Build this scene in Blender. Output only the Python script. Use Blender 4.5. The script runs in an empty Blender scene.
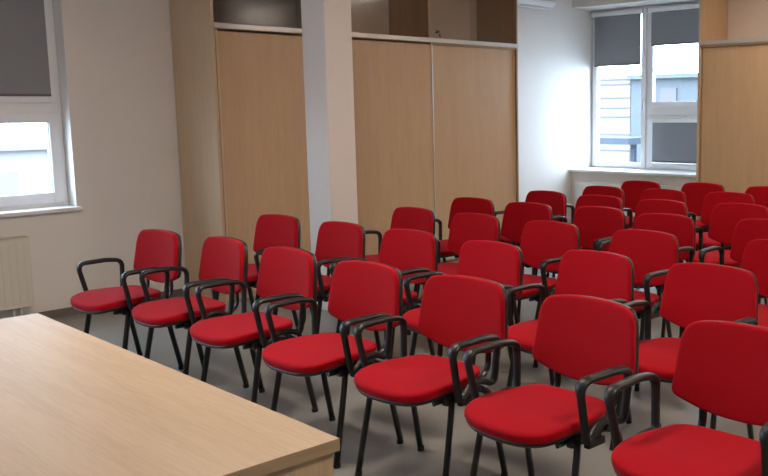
import bpy, bmesh, math, random
from mathutils import Matrix, Vector
random.seed(7)
sc = bpy.context.scene
COL = sc.collection
PI = math.pi

# ------------------------------------------------------------------ materials
def srgb(r, g, b):
    f = lambda c: (c/255/12.92) if c/255 <= .04045 else ((c/255+.055)/1.055)**2.4
    return (f(r), f(g), f(b), 1)

def mat(name, col, rough=.5, metal=0, spec=.5, bump=0, bscale=200, var=0, vscale=5, sheen=0, stretch=(1,1,1), coat=0):
    m = bpy.data.materials.new(name); m.use_nodes = True
    nt = m.node_tree; b = nt.nodes['Principled BSDF']
    b.inputs['Base Color'].default_value = col
    b.inputs['Roughness'].default_value = rough
    b.inputs['Metallic'].default_value = metal
    b.inputs['Specular IOR Level'].default_value = spec
    if coat: b.inputs['Coat Weight'].default_value = coat; b.inputs['Coat Roughness'].default_value = .2
    if sheen:
        b.inputs['Sheen Weight'].default_value = sheen
        b.inputs['Sheen Roughness'].default_value = .5
        b.inputs['Sheen Tint'].default_value = (1, .45, .5, 1)
    tc = nt.nodes.new('ShaderNodeTexCoord'); mp = nt.nodes.new('ShaderNodeMapping')
    mp.inputs['Scale'].default_value = stretch
    nt.links.new(tc.outputs['Object'], mp.inputs['Vector'])
    if bump:
        n = nt.nodes.new('ShaderNodeTexNoise'); n.inputs['Scale'].default_value = bscale
        n.inputs['Detail'].default_value = 3
        bp = nt.nodes.new('ShaderNodeBump'); bp.inputs['Strength'].default_value = bump
        bp.inputs['Distance'].default_value = .002
        nt.links.new(mp.outputs[0], n.inputs['Vector']); nt.links.new(n.outputs['Fac'], bp.inputs['Height'])
        nt.links.new(bp.outputs[0], b.inputs['Normal'])
    if var:
        n = nt.nodes.new('ShaderNodeTexNoise'); n.inputs['Scale'].default_value = vscale
        n.inputs['Detail'].default_value = 4
        cr = nt.nodes.new('ShaderNodeValToRGB')
        cr.color_ramp.elements[0].position = .3; cr.color_ramp.elements[1].position = .7
        cr.color_ramp.elements[0].color = (*[c*(1-var) for c in col[:3]], 1)
        cr.color_ramp.elements[1].color = (*[min(1, c*(1+var)) for c in col[:3]], 1)
        nt.links.new(mp.outputs[0], n.inputs['Vector']); nt.links.new(n.outputs['Fac'], cr.inputs[0])
        nt.links.new(cr.outputs[0], b.inputs['Base Color'])
    return m

def wood(name, c1, c2, axis='z', rough=.45, scale=1.0):
    """pale wood laminate: long streaks along one axis with a finer grain on top"""
    m = bpy.data.materials.new(name); m.use_nodes = True
    nt = m.node_tree; b = nt.nodes['Principled BSDF']; L = nt.links.new
    tc = nt.nodes.new('ShaderNodeTexCoord')
    def layer(s_long, s_cross, detail):
        mp = nt.nodes.new('ShaderNodeMapping')
        s = [s_cross*scale]*3; s['xyz'.index(axis)] = s_long*scale
        mp.inputs['Scale'].default_value = s
        n = nt.nodes.new('ShaderNodeTexNoise'); n.inputs['Scale'].default_value = 1
        n.inputs['Detail'].default_value = detail; n.inputs['Distortion'].default_value = .6
        L(tc.outputs['Object'], mp.inputs['Vector']); L(mp.outputs[0], n.inputs['Vector'])
        return n
    a = layer(1.4, 16, 4); f = layer(7, 130, 2)
    mx = nt.nodes.new('ShaderNodeMath'); mx.operation = 'MULTIPLY_ADD'
    mx.inputs[1].default_value = .45
    m2 = nt.nodes.new('ShaderNodeMath'); m2.operation = 'MULTIPLY'; m2.inputs[1].default_value = .55
    L(a.outputs['Fac'], m2.inputs[0]); L(f.outputs['Fac'], mx.inputs[0]); L(m2.outputs[0], mx.inputs[2])
    cr = nt.nodes.new('ShaderNodeValToRGB')
    cr.color_ramp.elements[0].position = .36; cr.color_ramp.elements[0].color = c2
    cr.color_ramp.elements[1].position = .6; cr.color_ramp.elements[1].color = c1
    L(mx.outputs[0], cr.inputs[0]); L(cr.outputs[0], b.inputs['Base Color'])
    b.inputs['Roughness'].default_value = rough
    b.inputs['Specular IOR Level'].default_value = .4
    return m

def glass_mat(name, tint=(1, 1, 1, 1), rough=.02):
    m = bpy.data.materials.new(name); m.use_nodes = True
    nt = m.node_tree; nt.nodes.clear(); L = nt.links.new
    o = nt.nodes.new('ShaderNodeOutputMaterial'); mx = nt.nodes.new('ShaderNodeMixShader')
    t = nt.nodes.new('ShaderNodeBsdfTransparent'); g = nt.nodes.new('ShaderNodeBsdfGlossy')
    lw = nt.nodes.new('ShaderNodeLayerWeight'); lw.inputs['Blend'].default_value = .5
    pw = nt.nodes.new('ShaderNodeMath'); pw.operation = 'POWER'; pw.inputs[1].default_value = 5
    fr = nt.nodes.new('ShaderNodeMath'); fr.operation = 'MULTIPLY_ADD'; fr.inputs[1].default_value = .9; fr.inputs[2].default_value = .035
    L(lw.outputs['Facing'], pw.inputs[0]); L(pw.outputs[0], fr.inputs[0])
    t.inputs[0].default_value = tint; g.inputs['Roughness'].default_value = rough
    L(fr.outputs[0], mx.inputs[0]); L(t.outputs[0], mx.inputs[1]); L(g.outputs[0], mx.inputs[2]); L(mx.outputs[0], o.inputs[0])
    return m

def emit(name, col, s):
    m = bpy.data.materials.new(name); m.use_nodes = True
    nt = m.node_tree; b = nt.nodes['Principled BSDF']
    b.inputs['Base Color'].default_value = col
    b.inputs['Emission Color'].default_value = col; b.inputs['Emission Strength'].default_value = s
    return m

M = dict(
    red=mat('red_fabric', (.36, .004, .010, 1), .9, spec=.06, bump=.5, bscale=420, var=.07, vscale=260, sheen=.12),
    black=mat('black_plastic', (.008, .008, .009, 1), .45, bump=.1, bscale=300, spec=.5),
    tube=mat('black_enamel_tube', (.008, .008, .009, 1), .28, spec=.5),
    rubber=mat('rubber', (.02, .02, .02, 1), .8),
    wall=mat('wall_paint', (.76, .72, .69, 1), .85, bump=.15, bscale=90, var=.015, vscale=3),
    pillar=mat('pillar_paint', (.72, .68, .66, 1), .8, bump=.15, bscale=90),
    ceil=mat('ceiling_paint', (.82, .81, .79, 1), .9),
    floor=mat('floor_vinyl', (.25, .245, .225, 1), .36, spec=.4, var=.09, vscale=2.2, bump=.1, bscale=30),
    base=mat('baseboard_vinyl', (.17, .145, .125, 1), .5),
    white=mat('white_upvc', (.83, .84, .86, 1), .32, spec=.5),
    gasket=mat('grey_gasket', (.12, .12, .13, 1), .6),
    sill=mat('white_sill', (.85, .85, .85, 1), .3),
    rad=mat('radiator_enamel', (.70, .66, .57, 1), .38),
    radw=mat('radiator_white', (.82, .82, .82, 1), .38),
    blind=mat('blind_fabric', (.25, .255, .28, 1), .85, bump=.3, bscale=500, var=.05, vscale=300),
    blindl=mat('blind_fabric_lit', (.25, .26, .29, 1), .85, bump=.3, bscale=500, var=.05, vscale=300),
    alu=mat('satin_aluminium', (.62, .60, .57, 1), .38, metal=.55),
    steel=mat('steel', (.6, .6, .6, 1), .3, metal=1),
    glass=glass_mat('window_glass'),
    cglass=glass_mat('cabinet_glass', (.96, .96, .96, 1), .12),
    dglass=glass_mat('grey_cabinet_glass', (.66, .66, .66, 1), .12),
    door=wood('door_laminate', (.57, .385, .23, 1), (.52, .35, .205, 1), 'z'),
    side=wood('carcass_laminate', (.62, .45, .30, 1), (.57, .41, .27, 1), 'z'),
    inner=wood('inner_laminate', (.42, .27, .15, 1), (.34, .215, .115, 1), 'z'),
    backp=mat('cabinet_back_board', (.66, .56, .48, 1), .7),
    table=wood('table_laminate', (.54, .405, .27, 1), (.47, .34, .22, 1), 'y', rough=.48),
    edge=wood('table_edge_band', (.35, .255, .155, 1), (.29, .205, .12, 1), 'x', rough=.5),
    tpanel=wood('table_panel_laminate', (.47, .34, .21, 1), (.39, .275, .165, 1), 'z', rough=.45),
    ac=mat('appliance_white', (.85, .86, .88, 1), .3),
    acdark=mat('appliance_slot', (.06, .06, .06, 1), .6),
    lamp=emit('lamp_diffuser', (1, .85, .72, 1), 60),
    lampd=emit('lamp_diffuser_dim', (1, .85, .72, 1), 32),
    snow=mat('pale_render', (.17, .155, .155, 1), .9),
    siding=mat('white_siding', (.125, .105, .10, 1), .8),
    groove=mat('siding_groove', (.06, .058, .06, 1), .8),
    blueb=mat('blue_grey_render', (.060, .066, .072, 1), .9),
    roof=mat('roof_flashing', (.05, .06, .07, 1), .7),
    pinkw=mat('pink_blind_window', (.06, .05, .06, 1), .6),
    ground=mat('outside_ground', (.10, .105, .11, 1), .9),
    canopy=mat('canopy_blue', (.012, .02, .035, 1), .7),
)

# ------------------------------------------------------------------ helpers
def obj(name, bm, m, parent=None, smooth=False, loc=None, bevel=0):
    me = bpy.data.meshes.new(name)
    bmesh.ops.recalc_face_normals(bm, faces=bm.faces)
    bm.to_mesh(me); bm.free()
    for x in (m if isinstance(m, (list, tuple)) else [m]): me.materials.append(x)
    if smooth:
        for p in me.polygons: p.use_smooth = True
    o = bpy.data.objects.new(name, me); COL.objects.link(o)
    if parent: o.parent = parent
    if loc: o.location = loc
    if bevel:
        b = o.modifiers.new('bevel', 'BEVEL'); b.width = bevel; b.segments = 2; b.limit_method = 'ANGLE'
    return o

def tag(o, label=None, cat=None, group=None, kind=None):
    if label: o['label'] = label
    if cat: o['category'] = cat
    if group: o['group'] = group
    if kind: o['kind'] = kind
    return o

def empty(name, loc=(0, 0, 0), rz=0):
    o = bpy.data.objects.new(name, None); COL.objects.link(o)
    o.location = loc; o.rotation_euler = (0, 0, rz); o.empty_display_size = .1
    return o

def box(bm, x0, x1, y0, y1, z0, z1, mi=0):
    x0, x1 = min(x0, x1), max(x0, x1); y0, y1 = min(y0, y1), max(y0, y1); z0, z1 = min(z0, z1), max(z0, z1)
    v = [bm.verts.new(p) for p in ((x0,y0,z0),(x1,y0,z0),(x1,y1,z0),(x0,y1,z0),(x0,y0,z1),(x1,y0,z1),(x1,y1,z1),(x0,y1,z1))]
    for f in ((0,3,2,1),(4,5,6,7),(0,1,5,4),(1,2,6,5),(2,3,7,6),(3,0,4,7)):
        bm.faces.new([v[i] for i in f]).material_index = mi

def bx(*a):
    bm = bmesh.new(); box(bm, *a); return bm

def smooth_path(pts, r, n=5, closed=False):
    """round the corners of a polyline with radius-like cut r (one number or a list)"""
    P = [Vector(p) for p in pts]; out = []; N = len(P)
    for i in range(N):
        if not closed and i in (0, N-1): out.append(P[i]); continue
        a, b, c = P[i-1], P[i], P[(i+1) % N]
        rr = r[i] if isinstance(r, (list, tuple)) else r
        d1 = min(rr, (a-b).length*.49); d2 = min(rr, (c-b).length*.49)
        s = b+(a-b).normalized()*d1; e = b+(c-b).normalized()*d2
        for k in range(n+1):
            t = k/n; out.append(s*(1-t)**2+b*2*t*(1-t)+e*t*t)
    return out

def tube(bm, pts, ra, rb=None, seg=10, closed=False, side=None):
    """sweep an ellipse (ra along 'side', rb across) along pts"""
    rb = rb or ra; P = [Vector(p) for p in pts]; N = len(P); rings = []
    prev = None
    for i in range(N):
        if closed: t = (P[(i+1) % N]-P[i-1]).normalized()
        else: t = (P[min(i+1, N-1)]-P[max(i-1, 0)]).normalized()
        s = Vector(side) if side else (prev or (Vector((0, 1, 0)) if abs(t.y) < .9 else Vector((1, 0, 0))))
        s = (s-t*s.dot(t)).normalized(); u = t.cross(s); prev = s
        A = ra(i/(N-1)) if callable(ra) else ra; Bv = rb(i/(N-1)) if callable(rb) else rb
        rings.append([bm.verts.new(P[i]+s*A*math.cos(2*PI*k/seg)+u*Bv*math.sin(2*PI*k/seg)) for k in range(seg)])
    for i in range(N if closed else N-1):
        a, b = rings[i], rings[(i+1) % N]
        for k in range(seg): bm.faces.new((a[k], a[(k+1) % seg], b[(k+1) % seg], b[k]))
    if not closed:
        bm.faces.new(rings[0]); bm.faces.new(rings[-1][::-1])

def cyl(bm, p, q, r, seg=16): tube(bm, [p, q], r, seg=seg)

def pad(outline, center, front, back, fn, edge=.4):
    """closed cushion: rings of a 2-D outline; front/back = heights of the two sides; fn(u, v, h) -> xyz"""
    bm = bmesh.new(); n = len(outline); cu, cv = center
    prof = []
    for s in (.25, .5, .7, .84): prof.append((s, 1-.10*s*s))
    for k in range(6):
        a = k/5*PI/2; prof.append((1-.07*(1-math.sin(a)), .92-.92*edge*(1-math.cos(a))))
    rings = []
    for s, h in prof: rings.append([bm.verts.new(fn(cu+(u-cu)*s, cv+(v-cv)*s, front*h)) for u, v in outline])
    base = front*prof[-1][1]
    for k in range(1, 5):
        a = k/4*PI/2; s = 1-.05*(1-math.cos(a)); h = base+(-back-base)*math.sin(a)
        rings.append([bm.verts.new(fn(cu+(u-cu)*s, cv+(v-cv)*s, h)) for u, v in outline])
    for s in (.6, .3): rings.append([bm.verts.new(fn(cu+(u-cu)*s, cv+(v-cv)*s, -back)) for u, v in outline])
    c0 = bm.verts.new(fn(cu, cv, front)); c1 = bm.verts.new(fn(cu, cv, -back))
    for i in range(len(rings)-1):
        a, b = rings[i], rings[i+1]
        for k in range(n): bm.faces.new((a[k], a[(k+1) % n], b[(k+1) % n], b[k]))
    for k in range(n):
        bm.faces.new((c0, rings[0][(k+1) % n], rings[0][k])); bm.faces.new((c1, rings[-1][k], rings[-1][(k+1) % n]))
    return bm

def densify(P, step=.03):
    out = []
    for i in range(len(P)):
        a, b = P[i], P[(i+1) % len(P)]; k = max(1, int((b-a).length/step))
        out += [a+(b-a)*j/k for j in range(k)]
    return out

def outline2d(pts, rads):
    P = smooth_path([(u, v, 0) for u, v in pts], rads, 6, closed=True)
    return [(p.x, p.y) for p in densify(P)]

# ------------------------------------------------------------------ room shell
YA, XW = 7.0, 9.28              # inner faces of the two window walls
X0, Y0, ZC = -3.0, -3.2, 3.12
WA = dict(u0=1.50, u1=3.03, z0=.82, z1=2.76)          # opening in the left wall
WC = dict(u0=5.17, u1=7.00, z0=.755, z1=2.76)         # opening in the far wall

tag(obj('floor', bx(X0-.3, XW+.6, Y0-.3, YA+.3, -.1, 0), M['floor']), kind='structure')
tag(obj('ceiling', bx(X0-.3, XW+.6, Y0-.3, YA+.3, ZC, ZC+.1), M['ceil']), kind='structure')
b = bmesh.new()
T = .42
box(b, X0-.3, -1.25, YA, YA+T, 0, ZC); box(b, .45, WA['u0'], YA, YA+T, 0, ZC); box(b, -1.25, .45, YA, YA+T, 0, WA['z0']); box(b, -1.25, .45, YA, YA+T, WA['z1'], ZC); box(b, WA['u1'], XW+.6, YA, YA+T, 0, ZC)
box(b, WA['u0'], WA['u1'], YA, YA+T, 0, WA['z0']); box(b, WA['u0'], WA['u1'], YA, YA+T, WA['z1'], ZC)
tag(obj('wall_left', b, M['wall']), kind='structure')
b = bmesh.new()
T2 = .6
box(b, XW, XW+T2, Y0-.3, WC['u0'], 0, ZC)
box(b, XW, XW+T2, WC['u0'], YA, 0, WC['z0']); box(b, XW, XW+T2, WC['u0'], YA, WC['z1'], ZC)
tag(obj('wall_right', b, M['wall']), kind='structure')
tag(obj('wall_near', bx(X0-.3, X0, Y0-.3, YA, 0, ZC), M['wall']), kind='structure')
tag(obj('wall_rear', bx(X0, XW, Y0-.3, Y0, 0, ZC), M['wall']), kind='structure')
tag(obj('wall_pillar', bx(4.232, 4.486, 5.45, 5.725, 0, ZC), M['pillar'], bevel=.006), kind='structure')
tag(obj('baseboard_left', bx(X0, 3.878, YA-.014, YA, 0, .06), M['base'], bevel=.003), kind='structure')
tag(obj('baseboard_corner', bx(7.53, XW, YA-.014, YA, 0, .06), M['base'], bevel=.003), kind='structure')
tag(obj('baseboard_right', bx(XW-.014, XW, 4.87, YA-.014, 0, .06), M['base'], bevel=.003), kind='structure')

# ------------------------------------------------------------------ windows
class Map:
    """boxes in window space: u along the wall, d outward through it"""
    def __init__(s, axis, base): s.axis, s.base = axis, base
    def box(s, bm, u0, u1, d0, d1, z0, z1, mi=0):
        if s.axis == 'y': box(bm, u0, u1, s.base+d0, s.base+d1, z0, z1, mi)
        else: box(bm, s.base+d0, s.base+d1, u0, u1, z0, z1, mi)
    def p(s, u, d, z): return (u, s.base+d, z) if s.axis == 'y' else (s.base+d, u, z)

def rim(mp, bm, u0, u1, z0, z1, w, d0, d1):
    mp.box(bm, u0, u0+w, d0, d1, z0, z1); mp.box(bm, u1-w, u1, d0, d1, z0, z1)
    mp.box(bm, u0+w, u1-w, d0, d1, z0, z0+w); mp.box(bm, u0+w, u1-w, d0, d1, z1-w, z1)

def sash(mp, parent, u0, u1, z0, z1, d, w=.065, handle=None):
    bm = bmesh.new(); rim(mp, bm, u0, u1, z0, z1, w, d, d+.06)
    s = obj('sash', bm, M['white'], parent, bevel=.004)
    bm = bmesh.new(); rim(mp, bm, u0+w-.004, u1-w+.004, z0+w-.004, z1-w+.004, .007, d+.012, d+.03)
    obj('gasket', bm, M['gasket'], s)
    bm = bmesh.new(); mp.box(bm, u0+w, u1-w, d+.028, d+.034, z0+w, z1-w)
    obj('pane', bm, M['glass'], s)
    if handle:
        hu, hz, kind = handle
        bm = bmesh.new(); mp.box(bm, hu-.013, hu+.013, d-.012, d, hz-.035, hz+.035)
        if kind == 'v': mp.box(bm, hu-.01, hu+.01, d-.045, d-.028, hz-.11, hz+.01)
        else: mp.box(bm, hu-.11, hu+.01, d-.045, d-.028, hz-.01, hz+.01)
        mp.box(bm, hu-.008, hu+.008, d-.03, d, hz-.008, hz+.008)
        obj('handle', bm, M['white'], s, bevel=.003)

def blind(mp, name_label, u0, u1, ztop, zbot, d, m):
    t = empty('roller_blind', mp.p((u0+u1)/2, d, zbot))
    t0 = Matrix.Translation(t.location).inverted()
    def o(n, bm, mm, **k):
        bm.transform(t0); return obj(n, bm, mm, t, **k)
    bm = bmesh.new(); mp.box(bm, u0, u1, d-.004, d-.001, zbot, ztop); o('fabric', bm, m)
    bm = bmesh.new(); mp.box(bm, u0, u1, d-.010, d+.001, zbot-.012, zbot+.006); o('bottom_bar', bm, M['gasket'], bevel=.003)
    bm = bmesh.new(); mp.box(bm, u0-.03, u1+.03, d-.045, d+.004, ztop-.005, ztop+.045); o('cassette', bm, M['white'], bevel=.008)
    tag(t, name_label, 'blind')
    return t

# window 1, left wall (only its right half is in the picture)
w1 = empty('window_1', (2.265, 7.15, .82)); tag(w1, kind='structure')
mpA = Map('y', 7.15)
def at(o_parent):  # children are modelled in world space, so undo the empty's offset
    for c in o_parent.children: c.matrix_parent_inverse = Matrix.Translation(o_parent.location).inverted()
bm = bmesh.new(); rim(mpA, bm, 1.50, 3.03, .82, 2.76, .045, -.01, .08)
mpA.box(bm, 2.21, 2.32, -.01, .08, .86, 2.72); mpA.box(bm, 1.54, 2.22, -.01, .08, 1.52, 1.63); mpA.box(bm, 2.31, 2.99, -.01, .08, 1.52, 1.63)
obj('frame', bm, M['white'], w1, bevel=.004)
sash(mpA, w1, 2.315, 3.00, .855, 1.535, -.03, .075)
sash(mpA, w1, 2.315, 3.00, 1.605, 2.72, -.03, .055, handle=(2.35, 2.1, 'v'))
sash(mpA, w1, 1.53, 2.215, .855, 1.535, -.03, .075)
sash(mpA, w1, 1.53, 2.215, 1.605, 2.72, -.03, .055)
bm = bmesh.new(); box(bm, 1.40, 3.055, YA-.045, 7.14, .795, .825)
obj('sill', bm, M['sill'], w1, bevel=.006)
at(w1)
blind(mpA, 'dark grey roller blind pulled down over the upper pane of the left window', 2.345, 2.955, 2.70, 1.665, -.032, M['blind'])
blind(mpA, 'dark grey roller blind on the outer half of the left window, beyond the picture edge', 1.56, 2.175, 2.70, 1.665, -.032, M['blind'])

# added window, out of view on the left wall, brings daylight to the chairs
w3 = empty('window_added', (-.40, 7.15, .82)); tag(w3, kind='structure')
bm = bmesh.new(); rim(mpA, bm, -1.25, .45, .82, 2.76, .045, -.01, .08); mpA.box(bm, -.455, -.345, -.01, .08, .86, 2.72)
obj('frame', bm, M['white'], w3, bevel=.004)
sash(mpA, w3, -1.22, -.44, .855, 2.72, -.03, .06); sash(mpA, w3, -.36, .42, .855, 2.72, -.03, .06)
bm = bmesh.new(); box(bm, -1.35, .55, YA-.06, 7.14, .795, .825)
obj('sill', bm, M['sill'], w3, bevel=.006)
at(w3)

# window 2, far wall
w2 = empty('window_2', (9.70, 6.1, .755)); tag(w2, kind='structure')
mpC = Map('x', 9.70)
bm = bmesh.new(); rim(mpC, bm, 5.17, 7.00, .755, 2.76, .045, .01, .09)
mpC.box(bm, 6.11, 6.20, .01, .09, .79, 2.72); mpC.box(bm, 5.20, 6.12, .01, .09, 1.40, 1.55)
obj('frame', bm, M['white'], w2, bevel=.004)
sash(mpC, w2, 6.172, 6.975, .775, 2.735, -.01, .065, handle=(6.20, 1.6, 'v'))
sash(mpC, w2, 5.30, 6.138, 1.525, 2.735, -.01, .065)
sash(mpC, w2, 5.30, 6.138, .775, 1.425, -.01, .07, handle=(5.62, 1.395, 'h'))
bm = bmesh.new(); box(bm, 9.215, 9.705, 4.90, 6.995, .725, .757)
obj('sill', bm, M['sill'], w2, bevel=.006)
at(w2)
blind(mpC, 'grey roller blind drawn a third down the tall left pane of the far window', 6.245, 6.945, 2.675, 2.06, -.012, M['blindl'])
blind(mpC, 'short grey roller blind at the top of the far window, next to the cupboard', 5.37, 6.095, 2.675, 2.28, -.012, M['blindl'])
blind(mpC, 'grey roller blind fully covering the small lower pane of the far window', 5.37, 6.065, 1.345, .865, -.012, M['blindl'])

# ------------------------------------------------------------------ radiators
def radiator(mp, u0, u1, z0, z1, d, m, label):
    """mp.base at the wall face, d<0 into the room"""
    t = empty('radiator', mp.p((u0+u1)/2, -.05, z0)); inv = Matrix.Translation(t.location).inverted()
    def o(n, bm, mm, **k):
        bm.transform(inv); return obj(n, bm, mm, t, **k)
    bm = bmesh.new(); mp.box(bm, u0, u1, -d, -d+.012, z0, z1)
    k = int((u1-u0)/.05)
    for i in range(k):
        c = u0+(i+.5)*(u1-u0)/k; mp.box(bm, c-.016, c+.016, -d-.004, -d, z0+.03, z1-.035)
    mp.box(bm, u0, u1, -.035, -.03+.005, z0, z1)
    o('panel', bm, m, bevel=.003)
    for a, c in ((u0-.001, u0+.004), (u1-.004, u1+.001)):
        bm = bmesh.new(); mp.box(bm, a, c, -d, -.025, z0, z1); o('side_cover', bm, m)
    bm = bmesh.new(); n = int((u1-u0)/.02)
    mp.box(bm, u0, u1, -d, -d+.01, z1-.005, z1+.004); mp.box(bm, u0, u1, -.035, -.025, z1-.005, z1+.004)
    for i in range(n): c = u0+(i+.5)*(u1-u0)/n; mp.box(bm, c-.003, c+.003, -d, -.025, z1-.003, z1+.002)
    o('grille', bm, m)
    for u in (u0+.1, u1-.1):
        for zz in (z1-.12, z0+.06):
            bm = bmesh.new(); mp.box(bm, u-.015, u+.015, -.03, -.0005, zz, zz+.06); o('bracket', bm, m)
    for s in (0, .05):
        bm = bmesh.new(); cyl(bm, mp.p(u1-.08-s, -.06, z0+.02), mp.p(u1-.08-s, -.06, 0.0), .009); o('pipe', bm, M['white'])
    tag(t, label, 'radiator')
radiator(Map('y', YA), 1.45, 2.63, .135, .645, .10, M['rad'], 'cream panel radiator under the left window sill')
radiator(Map('x', XW), 5.15, 6.88, .12, .61, .10, M['radw'], 'white panel radiator under the far window behind the last chairs')

# ------------------------------------------------------------------ built-in cupboards
def cupboard(label):
    """front at Y=6.39, back on the wall, X 3.88 .. 7.50"""
    t = empty('sliding_door_cupboard', (5.69, 6.7, 0)); inv = Matrix.Translation(t.location).inverted()
    def o(n, bm, mm, par=None, **k):
        bm.transform(inv); return obj(n, bm, mm, par or t, **k)
    F, BK, XL, XR = 6.39, 6.985, 3.88, 7.505
    o('side_panel', bx(XL, XL+.025, F-.005, BK, 0, 2.96), M['side'], bevel=.002)
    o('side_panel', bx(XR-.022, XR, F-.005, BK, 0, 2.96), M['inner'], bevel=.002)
    o('top_panel', bx(XL, XR, F-.005, BK, 2.96, 2.985), M['side'])
    o('back_panel', bx(XL+.025, XR-.022, BK-.03, BK-.02, .06, 2.96), M['backp'])
    o('plinth', bx(XL+.025, XR-.022, F+.02, F+.04, 0, .022), M['side'])
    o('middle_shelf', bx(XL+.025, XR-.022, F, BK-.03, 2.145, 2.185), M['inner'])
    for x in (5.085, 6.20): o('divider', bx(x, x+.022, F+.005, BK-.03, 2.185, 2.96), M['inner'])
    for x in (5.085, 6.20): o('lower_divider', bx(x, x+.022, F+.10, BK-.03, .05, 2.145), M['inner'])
    o('top_rail', bx(XL+.02, XR-.004, F-.022, F+.03, 2.165, 2.207), M['alu'], bevel=.004)
    o('bottom_rail', bx(XL+.02, XR-.004, F-.012, F+.045, .022, .045), M['alu'], bevel=.003)
    for i, (a, b_, dd) in enumerate(((3.915, 5.10, .0), (5.08, 6.235, .0), (6.225, 7.475, .024))):
        dr = o('sliding_door', bx(a, b_, F+dd, F+dd+.018, .05, 2.16), M['door'], bevel=.001)
        for j, u in enumerate((a-.004, b_-.014)):
            e = bx(u, u+.018, F+dd-.008, F+dd+.022, .05, 2.16)
            o('door_profile', e, M['alu' if (i, j) in ((1, 1), (2, 0)) else 'side'], dr, bevel=.003)
    for a, b_, dd in ((3.91, 5.07, .012), (5.115, 6.19, .012), (6.235, 6.87, .012), (6.80, 7.475, .022)):
        gl = o('glass_panel', bx(a, b_, F+dd, F+dd+.005, 2.21, 2.95), M['dglass' if a < 4 else 'cglass'])
    bm = bmesh.new(); cyl(bm, (6.305, F-.020, 2.268), (6.305, F+.014, 2.268), .013)
    lk = o('lock', bm, M['gasket'])
    bm = bmesh.new(); cyl(bm, (6.25, F+.004, 2.268), (6.30, F+.004, 2.268), .007); box(bm, 6.235, 6.262, F-.002, F+.010, 2.258, 2.279)
    o('lock_bar', bm, M['steel'])
    bm = bmesh.new(); box(bm, 6.303, 6.307, F-.04, F-.016, 2.262, 2.275)
    box(bm, 6.301, 6.319, F-.042, F-.037, 2.212, 2.252)
    o('key', bm, M['gasket'], bevel=.002)
    tag(t, label, 'cupboard')
cupboard('long wooden sliding-door cupboard with open upper row, behind the pillar')

def cupboard_far(label):
    """front at X=8.65, back on the far wall, Y up to 4.86"""
    t = empty('sliding_door_cupboard', (8.92, 3.4, 0)); inv = Matrix.Translation(t.location).inverted()
    def o(n, bm, mm, par=None, **k):
        bm.transform(inv); return obj(n, bm, mm, par or t, **k)
    F, BK, YL, YR = 8.65, 9.265, 4.862, 1.2
    o('side_panel', bx(F-.005, BK, YL-.024, YL, 0, 2.96), M['side'], bevel=.002)
    o('side_panel', bx(F-.005, BK, YR, YR+.024, 0, 2.96), M['side'], bevel=.002)
    o('top_panel', bx(F-.005, BK, YR, YL, 2.96, 2.985), M['side'])
    o('back_panel', bx(BK-.03, BK-.02, YR+.024, YL-.024, .06, 2.96), M['backp'])
    o('plinth', bx(F+.02, F+.04, YR+.024, YL-.024, 0, .022), M['side'])
    o('middle_shelf', bx(F, BK-.03, YR+.024, YL-.024, 2.145, 2.185), M['side'])
    for y in (3.64, 2.42):
        o('divider', bx(F+.005, BK-.03, y-.022, y, 2.185, 2.96), M['door'])
        o('lower_divider', bx(F+.10, BK-.03, y-.022, y, .05, 2.145), M['inner'])
    o('top_rail', bx(F-.018, F+.04, YR+.004, YL-.002, 2.165, 2.207), M['alu'], bevel=.004)
    o('bottom_rail', bx(F-.012, F+.045, YR+.004, YL-.004, .022, .045), M['alu'], bevel=.003)
    for a, b_, dd in ((3.62, 4.815, .022), (2.41, 3.64, .0), (1.24, 2.43, .022)):
        dr = o('sliding_door', bx(F+dd, F+dd+.018, a, b_, .05, 2.14), M['door'], bevel=.001)
        for u in (a-.004, b_-.010):
            o('door_profile', bx(F+dd-.006, F+dd+.022, u, u+.014, .05, 2.14), M['door'], dr, bevel=.003)
    o('inner_lining', bx(F+.012, BK-.04, YL-.030, YL-.0245, 2.19, 2.955), M['door'])
    tag(t, label, 'cupboard')
cupboard_far('wooden sliding-door cupboard on the far wall right of the window')

# ------------------------------------------------------------------ air conditioner
t = empty('air_conditioner', (8.30, 6.88, 2.69)); inv = Matrix.Translation(t.location).inverted()
bm = bmesh.new()
sec = smooth_path([(7.0, 2.70, 0), (6.84, 2.69, 0), (6.79, 2.76, 0), (6.79, 2.96, 0), (7.0, 2.97, 0)], [0, .05, .06, .03, 0], 5)
for xs in ((7.86, 8.70),):
    r = [[bm.verts.new((x, p.x, p.y)) for p in sec] for x in xs]
    n = len(sec)
    for k in range(n): bm.faces.new((r[0][k], r[0][(k+1) % n], r[1][(k+1) % n], r[1][k]))
    bm.faces.new(r[0]); bm.faces.new(r[1][::-1])
bm.transform(inv); obj('casing', bm, M['ac'], t, bevel=.006)
bm = bx(7.90, 8.66, 6.83, 6.90, 2.680, 2.694); bm.transform(inv); obj('air_flap', bm, M['ac'], t, bevel=.003)
bm = bx(7.89, 8.67, 6.786, 6.79, 2.775, 2.779); bm.transform(inv); obj('front_seam', bm, M['acdark'], t)
tag(t, 'white wall-mounted air conditioner high in the corner beside the cupboard', 'air conditioner')

# ------------------------------------------------------------------ ceiling lights
for x in (2.2, 5.45, 8.7 - .0):
    for y in (-.05, 3.3):
        if x > 8 and y > 3: x_ = 7.9
        elif y > 3 and x > 4: x_ = 5.9
        else: x_ = x
        t = empty('ceiling_light', (x_, y, ZC))
        bm = bmesh.new(); box(bm, -.30, .30, -.30, .30, -.06, -.001); obj('housing', bm, M['white'], t, bevel=.004)
        bm = bmesh.new(); box(bm, -.28, .28, -.28, .28, -.066, -.058); obj('diffuser', bm, M['lamp' if x < 4 else 'lampd'], t)
        tag(t, 'square white ceiling light panel above the room', 'light', 'square ceiling light panels')

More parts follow.
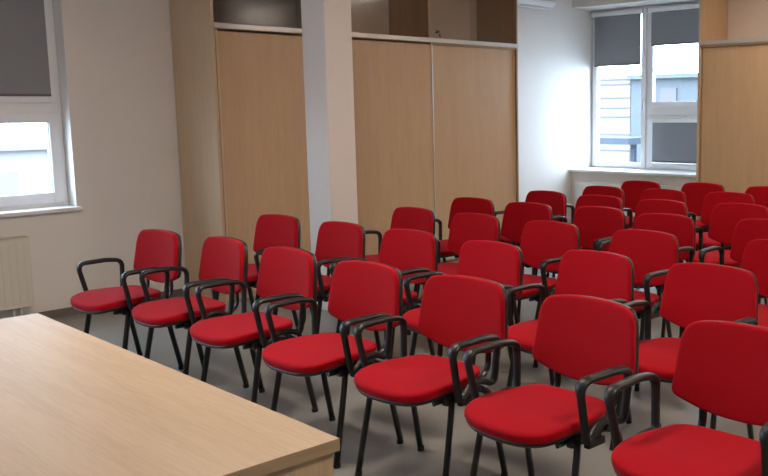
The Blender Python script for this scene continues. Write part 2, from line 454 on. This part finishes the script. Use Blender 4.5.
# ------------------------------------------------------------------ table
t = empty('wooden_table', (.999, 2.752, 0), math.radians(-3.22))
def tb(n, b_, m, **k): return obj(n, b_, m, t, **k)
HX, HY = .385, 1.0245
bm = bmesh.new(); box(bm, -HX, HX, -HY, HY, .708, .740)
for f in bm.faces:
    f.normal_update()
    if abs(f.normal.z) < .5: f.material_index = 1
tb('tabletop', bm, [M['table'], M['edge']], bevel=.0015)
tb('end_panel', bx(-HX+.02, HX-.012, -HY+.014, -HY+.044, 0, .708), M['tpanel'], bevel=.001)
tb('end_panel', bx(-HX+.02, HX-.012, HY-.044, HY-.014, 0, .708), M['tpanel'], bevel=.001)
tb('modesty_panel', bx(HX-.10, HX-.08, -HY+.044, HY-.044, .25, .708), M['tpanel'], bevel=.001)
tag(t, 'pale wood-laminate table in the left foreground, its corner toward the chairs', 'table')

# ------------------------------------------------------------------ chairs
# local frame: origin on the floor between the rear feet, the chair faces -X
def build_chair():
    root = empty('conference_chair')
    # backrest: wrapped, slightly reclined pad
    ol = outline2d([(-.248, .552), (-.13, .509), (0, .497), (.13, .509), (.248, .552), (.224, .800), (.12, .816), (0, .819), (-.12, .816), (-.224, .800)],
                   [.026, .08, .1, .08, .026, .085, .09, .1, .09, .085])
    def bend(u, v, h):   # u = across, v = height, h = out of the pad (towards the sitter)
        x = .028+(v-.49)*.13-.45*u*u
        return (x-h, u, v)
    obj('backrest', pad(ol, (0, .67), .026, .012, bend), M['red'], root, smooth=True)
    ol2 = [(u*.992, .665+(v-.665)*.985) for u, v in ol]
    obj('back_shell', pad(ol2, (0, .665), -.004, .030, bend, edge=.2), M['black'], root, smooth=True)
    # seat: waterfall front, faintly dished
    sl = outline2d([(-.468, 0), (-.460, .13), (-.415, .218), (-.25, .238), (-.07, .192), (-.035, .13), (-.03, 0), (-.035, -.13), (-.07, -.192), (-.25, -.238), (-.415, -.218), (-.460, -.13)],
                   [.07, .07, .07, .08, .05, .05, .05, .05, .05, .08, .07, .07])
    def seatf(u, v, h):
        z = .442+h-.9*max(0, -.30-u)**2+.10*v*v-.05*max(0, .0)+.35*max(0, u+.17)**2
        return (u, v, z)
    obj('seat', pad(sl, (-.26, 0), .030, .014, seatf), M['red'], root, smooth=True)
    ss = [(-.26+(u+.26)*.982, v*.975) for u, v in sl]
    obj('seat_shell', pad(ss, (-.26, 0), -.008, .026, seatf, edge=.2), M['black'], root, smooth=True)
    # under-seat frame
    bm = bmesh.new()
    for s in (-1, 1): tube(bm, [(-.36, s*.195, .405), (-.10, s*.195, .405)], .014, .009, side=(0, 0, 1))
    for x in (-.30, -.13): tube(bm, [(x, -.235, .408), (x, .235, .408)], .012, .010)
    for s in (-1, 1): box(bm, -.32, -.16, s*.215-.012, s*.215+.012, .388, .424)
    obj('seat_frame', bm, M['tube'], root, smooth=False)
    # legs: A-shaped pairs of oval tube
    for s in (-1, 1):
        for pts, fx in (([(-.372, s*.247, .012), (-.300, s*.232, .36), (-.285, s*.222, .412), (-.24, s*.205, .416)], -.372),
                        ([(0, s*.250, .012), (-.074, s*.236, .375), (-.105, s*.224, .410), (-.20, s*.205, .414)], 0)):
            bm = bmesh.new(); tube(bm, smooth_path(pts, .03, 4), .011, .0155, side=(0, 1, 0))
            lg = obj('leg', bm, M['tube'], root, smooth=True)
            bm = bmesh.new(); tube(bm, [(fx, s*.247, 0), (fx+(-.003 if fx == 0 else .003), s*.2465, .02)], .0125, .017, side=(0, 1, 0), seg=12)
            obj('foot_glide', bm, M['rubber'], lg)
    # two curved steel bars carry the back
    for s in (-1, 1):
        bm = bmesh.new()
        tube(bm, smooth_path([(-.20, s*.140, .402), (-.04, s*.140, .402), (.026, s*.140, .44), (.030, s*.140, .52), (.036, s*.140, .60)], [.0, .05, .05, .05, 0], 5), .016, .008, side=(0, 1, 0))
        obj('back_support', bm, M['tube'], root, smooth=True)
    # armrests: closed plastic loops
    for s in (-1, 1):
        bm = bmesh.new(); y = s*.273
        loop = [(-.285, y-s*.010, .398), (-.338, y, .632), (-.16, y+s*.003, .634), (-.062, y, .622), (-.078, y-s*.012, .425), (-.13, y-s*.03, .452), (-.20, y-s*.03, .450)]
        pts = densify(smooth_path(loop, [.035, .05, .02, .045, .04, .03, .04], 5, closed=True), .035)
        zz = [p.z for p in pts]
        tube(bm, pts, .0165, .0135, closed=True, side=(0, 1, 0), seg=10)
        for v in bm.verts:    # broader arm pad on top
            k = max(0, min(1, (v.co.z-.585)/.03)); v.co.y = y+(v.co.y-y)*(1+.45*k)
        obj('armrest', bm, M['black'], root, smooth=True)
        bm = bmesh.new(); box(bm, -.285, -.195, s*.228-.02, s*.228+.045*(1 if s > 0 else -1)+.0, .386, .412)
        obj('arm_bracket', bm, M['black'], root, bevel=.004)
    return root

def copy_tree(o, parent=None):
    c = o.copy(); COL.objects.link(c); c.parent = parent
    for ch in list(o.children): copy_tree(ch, c)
    return c

ROWS = [      # x, y, turn in degrees
 [(2.687, 5.205, 0.6),(2.751, 4.584, -4.2),(2.732, 3.949, -1.7),(2.7, 3.28, 0.5),(2.71, 2.65, 1.4),(2.683, 1.983, -3.2),(2.649, 1.325, -1.7)],
 [(3.606, 5.29, 0.6),(3.609, 4.608, -3.1),(3.616, 3.975, -0.7),(3.555, 3.266, -4.2),(3.621, 2.614, -5.0),(3.624, 1.974, -1.8)],
 [(4.483, 4.87, -4.5),(4.472, 4.237, -3.6),(4.441, 3.552, -4.0),(4.431, 2.846, -2.3),(4.537, 2.03, 0.0)],
 [(5.284, 5.025, -0.9),(5.25, 4.411, -0.7),(5.32, 3.797, -4.3),(5.215, 3.185, -0.7),(5.338, 2.495, -0.0)],
 [(6.097, 4.916, -4.7),(6.036, 4.305, -1.2),(6.017, 3.701, -2.6),(6.114, 3.08, 0.0)],
 [(6.781, 4.791, -2.4),(6.825, 4.182, -3.2),(6.887, 3.578, -1.2)],
 [(7.47, 4.829, -2.7),(7.604, 4.225, -2.3),(7.573, 3.544, 0.0)],
]
ORD = ['front', 'second', 'third', 'fourth', 'fifth', 'sixth', 'back']
NTH = ['first', 'second', 'third', 'fourth', 'fifth', 'sixth', 'seventh']
SPECIAL = {
 (0,0): 'red armchair at the left end of the front row, nearest the left wall',
 (0,6): 'largest red armchair in the lower right corner, right end of the front row',
 (1,0): 'red armchair at the left end of the second row, left of the pillar',
 (1,1): 'red armchair of the second row standing right in front of the pillar',
 (2,0): 'red armchair at the left end of the third row, just right of the pillar',
 (3,0): 'red armchair at the left end of the fourth row, before the right-hand sliding door',
 (4,0): 'red armchair at the left end of the fifth row, before the white wall',
 (5,0): 'red armchair at the left end of the sixth row, below the far window',
 (6,0): 'red armchair at the left end of the back row, directly below the far window',
 (6,1): 'middle red armchair of the back row, at the left edge of the far cupboard',
 (6,2): 'red armchair at the right end of the back row, against the far cupboard door',
}
proto = build_chair()
first = True
for ri, row in enumerate(ROWS):
    for ci, (x, y, turn) in enumerate(row):
        c = proto if first else copy_tree(proto); first = False
        c.location = (x, y, 0)
        c.rotation_euler = (0, 0, math.radians(turn))
        lab = SPECIAL.get((ri, ci))
        if not lab:
            if ci == len(row)-1: lab = f'red armchair at the right end of the {ORD[ri]} row of chairs'
            else: lab = f'red armchair, {NTH[ci]} from the left in the {ORD[ri]} row'
        tag(c, lab, 'chair', 'red conference chairs set out in rows')

# ------------------------------------------------------------------ outside
tag(obj('ground', bx(-30, 60, -10, 70, -4.2, -4.0), M['ground']), kind='structure')
t = empty('neighbouring_building', (22, 14, -4)); inv = Matrix.Translation(t.location).inverted()
def ob(n, b_, m, **k):
    b_.transform(inv); return obj(n, b_, m, t, **k)
ob('sided_wing', bx(19.0, 26, 12.55, 22, -4, 2.30), M['siding'])
bm = bmesh.new()
for z in (2.2, 2.08, 1.75, 1.5, 1.28, .85, .45, .05, -.4, -.9): box(bm, 18.98, 19.0, 12.55, 22, z, z+.025)
ob('siding_joints', bm, M['groove'])
ob('blue_wing', bx(19.02, 28, 6, 12.54, -4, 2.20), M['blueb'])
ob('roof_edge', bx(18.85, 28.1, 5.9, 12.54, 2.20, 2.30), M['roof'])
ob('window', bx(18.98, 19.02, 11.24, 11.7, 1.62, 1.97), M['pinkw'])
ob('window', bx(18.98, 19.02, 10.0, 10.6, .9, 1.8), M['pinkw'])
tag(t, 'pale sided building with a blue-grey wing seen through the far window', 'building')
t = empty('entrance_canopy', (17, 12.0, -4)); inv = Matrix.Translation(t.location).inverted()
ob('canopy_slab', bx(16.6, 18.2, 11.0, 11.75, .72, .86), M['canopy'])
ob('post', bx(17.3, 17.4, 11.3, 11.4, -4, .72), M['canopy'])
tag(t, 'small dark blue canopy outside low in the far window', 'canopy')
t = empty('neighbouring_building', (9, 26, -4)); inv = Matrix.Translation(t.location).inverted()
ob('wall', bx(3, 15, 24, 30, -4, .62), M['snow'])
ob('roof_edge', bx(2.8, 15.2, 23.8, 30.2, .62, .80), M['siding'])
bm = bmesh.new()
for x in (5, 8, 11): box(bm, x, x+1, 23.96, 24, -1.2, .1)
ob('window', bm, M['siding'])
tag(t, 'pale flat-roofed building faintly visible through the left window', 'building')

# ------------------------------------------------------------------ light
w = bpy.data.worlds.new('sky'); sc.world = w; w.use_nodes = True
bg = w.node_tree.nodes['Background']
bg.inputs[0].default_value = (.60, .80, 1.0, 1); bg.inputs[1].default_value = 21
def portal(name, loc, rot, sx, sy):
    l = bpy.data.lights.new(name, 'AREA'); l.shape = 'RECTANGLE'; l.size = sx; l.size_y = sy; l.cycles.is_portal = True
    o = bpy.data.objects.new(name, l); COL.objects.link(o); o.location = loc; o.rotation_euler = rot
portal('window_portal', (2.265, 7.30, 1.79), (-PI/2, 0, 0), 1.5, 1.9)
portal('window_portal', (-.40, 7.30, 1.79), (-PI/2, 0, 0), 1.7, 1.9)
portal('window_portal', (9.84, 6.08, 1.76), (0, PI/2, 0), 1.95, 1.8)

# ------------------------------------------------------------------ camera
cd = bpy.data.cameras.new('camera'); cam = bpy.data.objects.new('camera', cd); COL.objects.link(cam)
rt = Vector((0.65391606, -0.75650481, -0.00970899)); up = Vector((0.11160127, 0.08375869, 0.99021696)); fw = Vector((0.74829068, 0.64860231, -0.13919806))
m = Matrix.Identity(4)
for i in range(3): m[i][0] = rt[i]; m[i][1] = up[i]; m[i][2] = -fw[i]; m[i][3] = (0, 0, 1.5317)[i]
cam.matrix_world = m
cd.sensor_fit = 'HORIZONTAL'; cd.sensor_width = 36; cd.lens = 907.08/768*36
cd.shift_x = -(511.05-384)/768; cd.shift_y = (235.7-238)/768
cd.clip_start = .05; cd.clip_end = 200
sc.camera = cam
sc.view_settings.view_transform = 'Standard'
sc.view_settings.look = 'None'
sc.view_settings.exposure = 0
